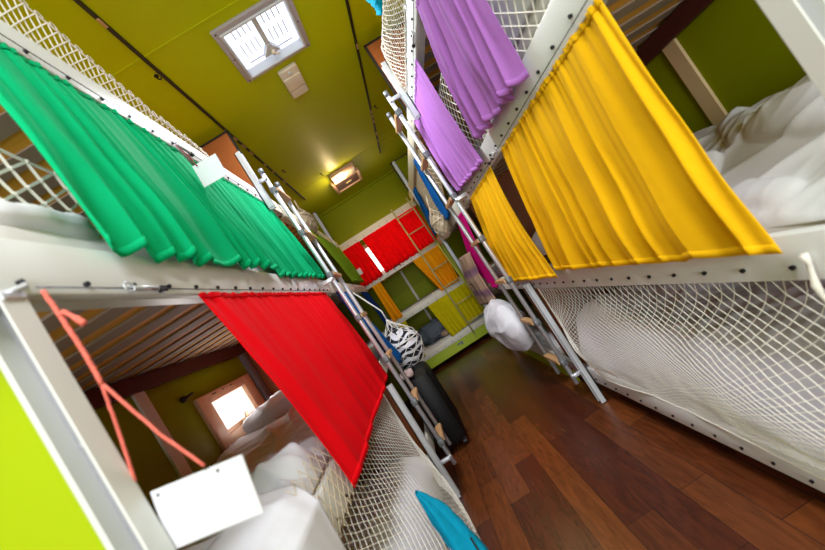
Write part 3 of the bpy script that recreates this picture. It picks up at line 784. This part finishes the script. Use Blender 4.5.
# strands of the second-tier net lying over the left rail
def S_l2(u, v):
    y = lerp(.86, 2.1, u) - .12 * v
    prof = [(-.475, ZL[1] + .16), (-.452, ZL[1] + .108), (-.436, ZL[1] + .10), (-.434, ZL[1] + .05), (-.433, ZL[1] - .004)]
    t = v * 4; i = min(int(t), 3); a = t - i
    return (lerp(prof[i][0], prof[i + 1][0], a), y, lerp(prof[i][1], prof[i + 1][1], a))
net('safety_net', 'white net pulled over the rail beside the red curtain', S_l2, 54, 8, .0011, M_net2, edges='', group=NG, knots=False)
# top tier guards
def S_lt(u, v):
    y = lerp(.78, 2.2, u); zt = 2.115 + .30 - .17 * smooth(u * 1.7) - .11 * smooth((u - .55) * 2.1)
    z = lerp(2.10, zt, v)
    return (XL - .01 - .06 * math.sin(v * math.pi) * (1 - .3 * u) - .03 * v + .004 * noise.noise(Vector((u * 20, v * 5, 2))), y, z)
nl = net('safety_net', 'white guard net standing above the top left rail under the ceiling', S_lt, 96, 14, .0022, M_net, er=.0028, group=NG)
lp = MB()
for k in range(38):
    p = Vector(S_lt((k + .5) / 38, 1.0))
    lp.tube([p + Vector((0, .012 * math.cos(a), .012 + .012 * math.sin(a))) for a in [i * math.pi / 3 for i in range(6)]], .0018, 4, closed=True)
lp.build('edge_loops', M_net, nl, True)
def S_rt(u, v):
    y = lerp(1.05, 2.16, u); zt = 2.19 + .20 * u - .20 * smooth((u - .93) * 14)
    z = lerp(2.12, zt, v)
    return (XR - .004 - .012 * math.sin(v * math.pi * .9) + .006 * noise.noise(Vector((u * 24, v * 5, 6))), y + .008 * noise.noise(Vector((u * 20, v * 9, 1))), z)
net('safety_net', 'white guard net standing above the top right rail beside the purple curtains', S_rt, 64, 14, .0019, M_net, er=.0028, group=NG)
# right third tier net behind the purple curtains
def S_r3(u, v):
    y = lerp(.60, 2.1, u); z = lerp(ZR[2] + .09, ZR[2] + .46, v)
    return (XR + .030 - .02 * math.sin(v * 3), y, z)
net('safety_net', 'white net behind the purple curtains on the third right tier', S_r3, 60, 16, .0021, M_net, er=.003, group=NG)
def S_l3(u, v):
    y = lerp(.54, 1.5, u); z = lerp(ZL[2] + .14, ZL[2] + .38 - .05 * math.sin(u * 6), v)
    return (XL - .05 - .03 * math.sin(v * 3), y + .02 * v, z)
net('safety_net', 'grey white net sagging beside the near green curtain', S_l3, 36, 8, .0032, M_net, er=.003, group=NG)

# ------------------------------------------------------------------ cards and string
def card(name, label, cx, cy, cz, wd, hg, tilt, holes, parent=None):
    xf = Matrix.Translation((cx, cy, cz)) @ Matrix.Rotation(tilt, 4, 'Y')
    o = MB().box(-wd / 2, wd / 2, -.0012, .0012, -hg / 2, hg / 2, b=.0008, xf=xf).build(name, M_card)
    tag(o, label, 'card')
    for hx, hz in holes:
        p = xf @ Vector((hx, -.0014, hz)); q = xf @ Vector((hx, -.0018, hz))
        MB().tube([p, q], .0022, 10).build('punched_hole', M_dark, o)
    return o
card('paper_card', 'blank white card hung on salmon string at the lower left', -.372, .504, 1.12 - .088, .128, .080, R(10.5), ((.052 - .024, .033), (-.055, .033)))
card('paper_tag', 'blank white tag between the two green curtains', -.377, 1.34, 1.12 + .761, .095, .090, R(2), ((-.03, .038),))
t = thing('hanging_string', 'salmon pink string tied to the left rail and holding a white card', 'string', (-.41, .49, 1.39))
def P(x, z, y=.5): return (x, y, z + CAMZ)
def wob(pts, n=7, a=.0008):
    o = []
    for i in range(len(pts) - 1):
        for k in range(n):
            q = Vector(pts[i]).lerp(Vector(pts[i + 1]), k / n); q += Vector((noise.noise(q * 90), 0, noise.noise(q * 70))) * a; o.append(q)
    o.append(Vector(pts[-1])); return o
MB().tube(wob([P(-.411, .264), P(-.408, .223), P(-.406, .17), P(-.407, .115)]), .0030, 8).build('main_cord', M_pink, t, True)
MB().tube(wob([P(-.407, .118), P(-.418, .06), P(-.434, -.015)]), .0021, 8).build('left_branch', M_pink, t, True)
MB().tube(wob([P(-.407, .118), P(-.376, .02), P(-.348, -.046)]), .0021, 8).build('right_branch', M_pink, t, True)
MB().tube(wob([P(-.409, .222), P(-.402, .226), P(-.394, .212), P(-.386, .197)]), [.003] * 15 + [.0042] * 7, 8).build('loose_end', M_pink, t, True)
s2 = MB().tube(wob([(-.43, 1.33, 2.02), (-.41, 1.325, 1.96), (-.405, 1.332, 1.915)]), .002, 6)
tag(s2.build('tie_string', mat('dark_red_string', (150, 30, 40), .8), None, True), 'thin dark red string tying the white tag to the top left rail', 'string')

# ------------------------------------------------------------------ loose things
def towel(name, label, m, pts, width_dir, width, seed, cat='towel', thick=.012, folds=3, taper=(1, 1), amp=.012):
    """a hanging folded cloth following pts from top to bottom"""
    pts = [Vector(p) for p in pts]; wd = Vector(width_dir).normalized()
    def f(u, v):
        t = v * (len(pts) - 1); i = min(int(t), len(pts) - 2); p = pts[i].lerp(pts[i + 1], t - i)
        w_ = width * lerp(taper[0], taper[1], v)
        q = p + wd * (u - .5) * w_
        nrm = wd.cross((pts[-1] - pts[0]).normalized())
        return q + nrm * (amp * math.sin(u * folds * 2 * math.pi + seed) + amp * .6 * noise.noise(Vector((u * 5, v * 5, seed)))) + Vector((0, 0, .012 * math.sin(u * folds * 3 + seed))) * v
    o = MB().grid(f, 48, 30).build(name, m, None, True); md = o.modifiers.new('s', 'SOLIDIFY'); md.thickness = thick; md.offset = 0
    return tag(o, label, cat)
# teal towel lying down over the left net bulge
def teal():
    bm = bmesh.new()
    path = [(-.322, 1.20, .585), (-.300, 1.185, .530), (-.280, 1.16, .460), (-.262, 1.13, .385), (-.252, 1.10, .30), (-.25, 1.06, .21)]
    wds = [.008, .036, .056, .068, .074, .078]
    b = MB()
    def f(u, v):
        t = v * 5; i = min(int(t), 4); a = t - i
        p = Vector(path[i]).lerp(Vector(path[i + 1]), a); w_ = lerp(wds[i], wds[i + 1], a)
        an = u * 2 * math.pi
        r = w_ * (1 + .16 * math.sin(an * 4 + v * 5) + .15 * noise.noise(Vector((math.cos(an) * 2, math.sin(an) * 2, v * 9))))
        return p + Vector((.62 * r * math.cos(an), r * math.sin(an), .25 * r * math.sin(an)))
    o = b.grid(f, 60, 50).build('towel', M_teal, None, True)
    tag(o, 'teal terry towel hanging over the net at the lower left bunk', 'towel')
    z = MB().tube([(-.233, 1.10, .44), (-.230, 1.085, .395), (-.226, 1.07, .34)], .003, 6)
    z.build('zip', M_dark, o, True)
teal()
lump_obj('towel', M_teal, c=(.655, 1.86, 2.50), h=(.035, .06, .09), seed=41, amp=.015, sc_=12, n=14)
tag(bpy.data.objects['towel.001'], 'teal towel hanging in the guard net at the very top of the picture', 'towel')
towel('towel', 'deep blue towel hanging on the far right bunk just behind the ladder', M_blue, [(.60, 2.95, 2.00), (.59, 3.0, 1.8), (.585, 3.05, 1.47)], (0, 1, 0), .24, 1, folds=2, taper=(.5, 1.1))
towel('towel', 'narrow blue towel hanging from the top far right rail beside the red curtain', M_blue, [(.59, 3.75, 1.98), (.59, 3.9, 1.8), (.585, 4.02, 1.50)], (0, 1, 0), .42, 2, folds=2, taper=(.3, 1.0))
towel('towel', 'bright blue towel hanging behind the left ladder', M_blue, [(-.42, 2.78, 1.37), (-.40, 2.85, 1.1), (-.355, 3.02, .72)], (0, 1, 0), .36, 3, folds=2, taper=(.55, 1.0))
towel('towel', 'purple and cream striped cloth hanging over the far right rail', M_striped, [(.55, 3.2, 1.14), (.52, 3.3, .95), (.52, 3.35, .66)], (0, 1, 0), .75, 4, folds=3, taper=(.55, 1.0), amp=.02)
lump_obj('duvet', M_sheet, c=(.50, 2.98, .50), h=(.13, .40, .21), seed=44, amp=.022, sc_=4.5, n=34, e=2.05, foldamp=.010, foldn=9, fold=(.3, .6, .7))
lump_obj('clothes_bundle', cloth('taupe_cloth', (128, 110, 92), var=.3), c=(.60, 3.35, .80), h=(.09, .34, .12), seed=46, amp=.04, sc_=6, n=20)
tag(bpy.data.objects['clothes_bundle'], 'taupe bundle of clothes below the striped cloth on the far right', 'clothes')
for o in list(bpy.data.objects):
    if o.name.startswith('duvet') and 'label' not in o.keys():
        tag(o, 'white duvet spilling out of the far right bunk behind the ladder', 'duvet', 'bedding')
# cream crochet nets on the far right bunk
def S_far(u, v):
    y = lerp(2.65, 4.1, u); z = lerp(2.06, 1.78 - .28 * math.sin(math.pi * u), v)
    return (XR + .03 - .03 * math.sin(v * 2.4) * math.sin(math.pi * u), y, z)
net('safety_net', 'cream net slung from the top rail of the far right bunk', S_far, 60, 18, .0022, M_net2, er=.005, group=NG)
def net_bag(label, cx, cy, cz, rx, ry, rz, m, r, filler, flabel, fcat, top=None, nu=18, nv=12, group='net bags'):
    def S(u, v):
        an = u * 2 * math.pi; ph = .12 + v * (math.pi - .18)
        k = 1 + .05 * noise.noise(Vector((math.cos(an), math.sin(an), v * 3)))
        zz = math.cos(ph); q = math.sin(ph)
        if v < .35: q *= smooth(v / .35) * .8 + .2
        return (cx + rx * q * math.cos(an) * k, cy + ry * q * math.sin(an) * k, cz + rz * zz + (rz * .35 * (1 - v / .35) if v < .35 else 0))
    b, Pn = net_mesh(S, nu, nv, r)
    o = b.build('net_bag', m); tag(o, label, 'bag', group)
    if top: MB().tube([(cx, cy, cz + rz * 1.3)] + top, r * 2.4, 6).build('hanging_rope', m, o, True)
    MB().tube([Pn[5][i] for i in range(nu)], r * 2, 6, closed=True).build('draw_rope', m, o, True)
    lump_obj(fcat[1], filler, c=(cx, cy, cz - .01), h=(rx * .93, ry * .93, rz * .88), seed=int(cx * 100) % 50, amp=rx * .10, sc_=8, n=18, e=2.1)
    fo = [q for q in bpy.data.objects if q.name.startswith(fcat[1]) and 'label' not in q.keys()][0]
    tag(fo, flabel, fcat[0])
net_bag('white net laundry bag hanging from the far left bunk over the suitcase', -.300, 3.2, .765, .165, .165, .20, M_net, .0028, M_zebra, 'black and white patterned clothes stuffed in the hanging net bag', ('clothes', 'patterned_clothes'),
        [(-.30, 3.2, 1.12), (-.42, 3.2, 1.38)])
net_bag('cream net bag hanging at the top of the far left bunk beside the olive curtain', -.44, 3.3, 2.14, .06, .22, .11, M_net2, .003, cloth('cream_cloth', (205, 190, 160)), 'cream cloth packed in the net bag on the far left bunk', ('clothes', 'cream_cloth'), [(-.44, 3.3, 2.36)])
net_bag('cream net bag hanging beside the magenta curtain on the far right bunk', .53, 3.25, 1.48, .07, .16, .13, M_net2, .003, cloth('cream_cloth', (205, 190, 160)), 'cream cloth packed in the net bag on the far right bunk', ('clothes', 'cream_cloth'), [(.56, 3.25, 1.75)])
# black suitcase on the floor
def suitcase():
    t = thing('suitcase', 'black suitcase standing on the floor against the far left bunk', 'suitcase', (-.30, 2.95, 0))
    autosmooth(MB().box(-.42, -.20, 2.66, 3.16, .045, .60, b=.05).build('shell', M_blackcase, t))
    for k in range(5):
        autosmooth(MB().box(-.424, -.196, 2.72 + k * .085, 2.745 + k * .085, .10, .55, b=.01).build('rib', M_blackcase, t))
    for x in (-.38, -.24):
        for y in (2.72, 3.10):
            MB().tube([(x - .012, y, .024), (x + .012, y, .024)], .024, 14).build('wheel', M_dark, t)
            MB().box(x - .016, x + .016, y - .012, y + .012, .03, .06).build('wheel_fork', M_dark, t)
    MB().tube([(-.31, 2.82, .595), (-.31, 2.83, .63), (-.31, 2.99, .63), (-.31, 3.0, .595)], .009, 8).build('handle', M_dark, t, True)
suitcase()
lump_obj('crumpled_shirt', cloth('pale_pink_shirt', (205, 182, 178)), c=(-.35, 2.76, .635), h=(.06, .09, .028), seed=51, amp=.02, sc_=12, n=16)
tag(bpy.data.objects['crumpled_shirt'], 'pale crumpled shirt lying on the black suitcase', 'shirt')
lump_obj('black_bag', mat('black_nylon', (20, 20, 24), .6), c=(.575, 2.42, 1.52), h=(.03, .10, .035), seed=52, amp=.012, sc_=14, n=14)
tag(bpy.data.objects['black_bag'], 'small black pouch on the rail between the purple and yellow curtains', 'pouch')
lump_obj('black_bag', mat('black_nylon', (20, 20, 24), .6), c=(-.40, 2.66, 1.50), h=(.03, .10, .035), seed=53, amp=.012, sc_=14, n=14)
tag([o for o in bpy.data.objects if o.name.startswith('black_bag') and 'label' not in o.keys()][0], 'small black pouch on the rail beside the olive curtain', 'pouch')
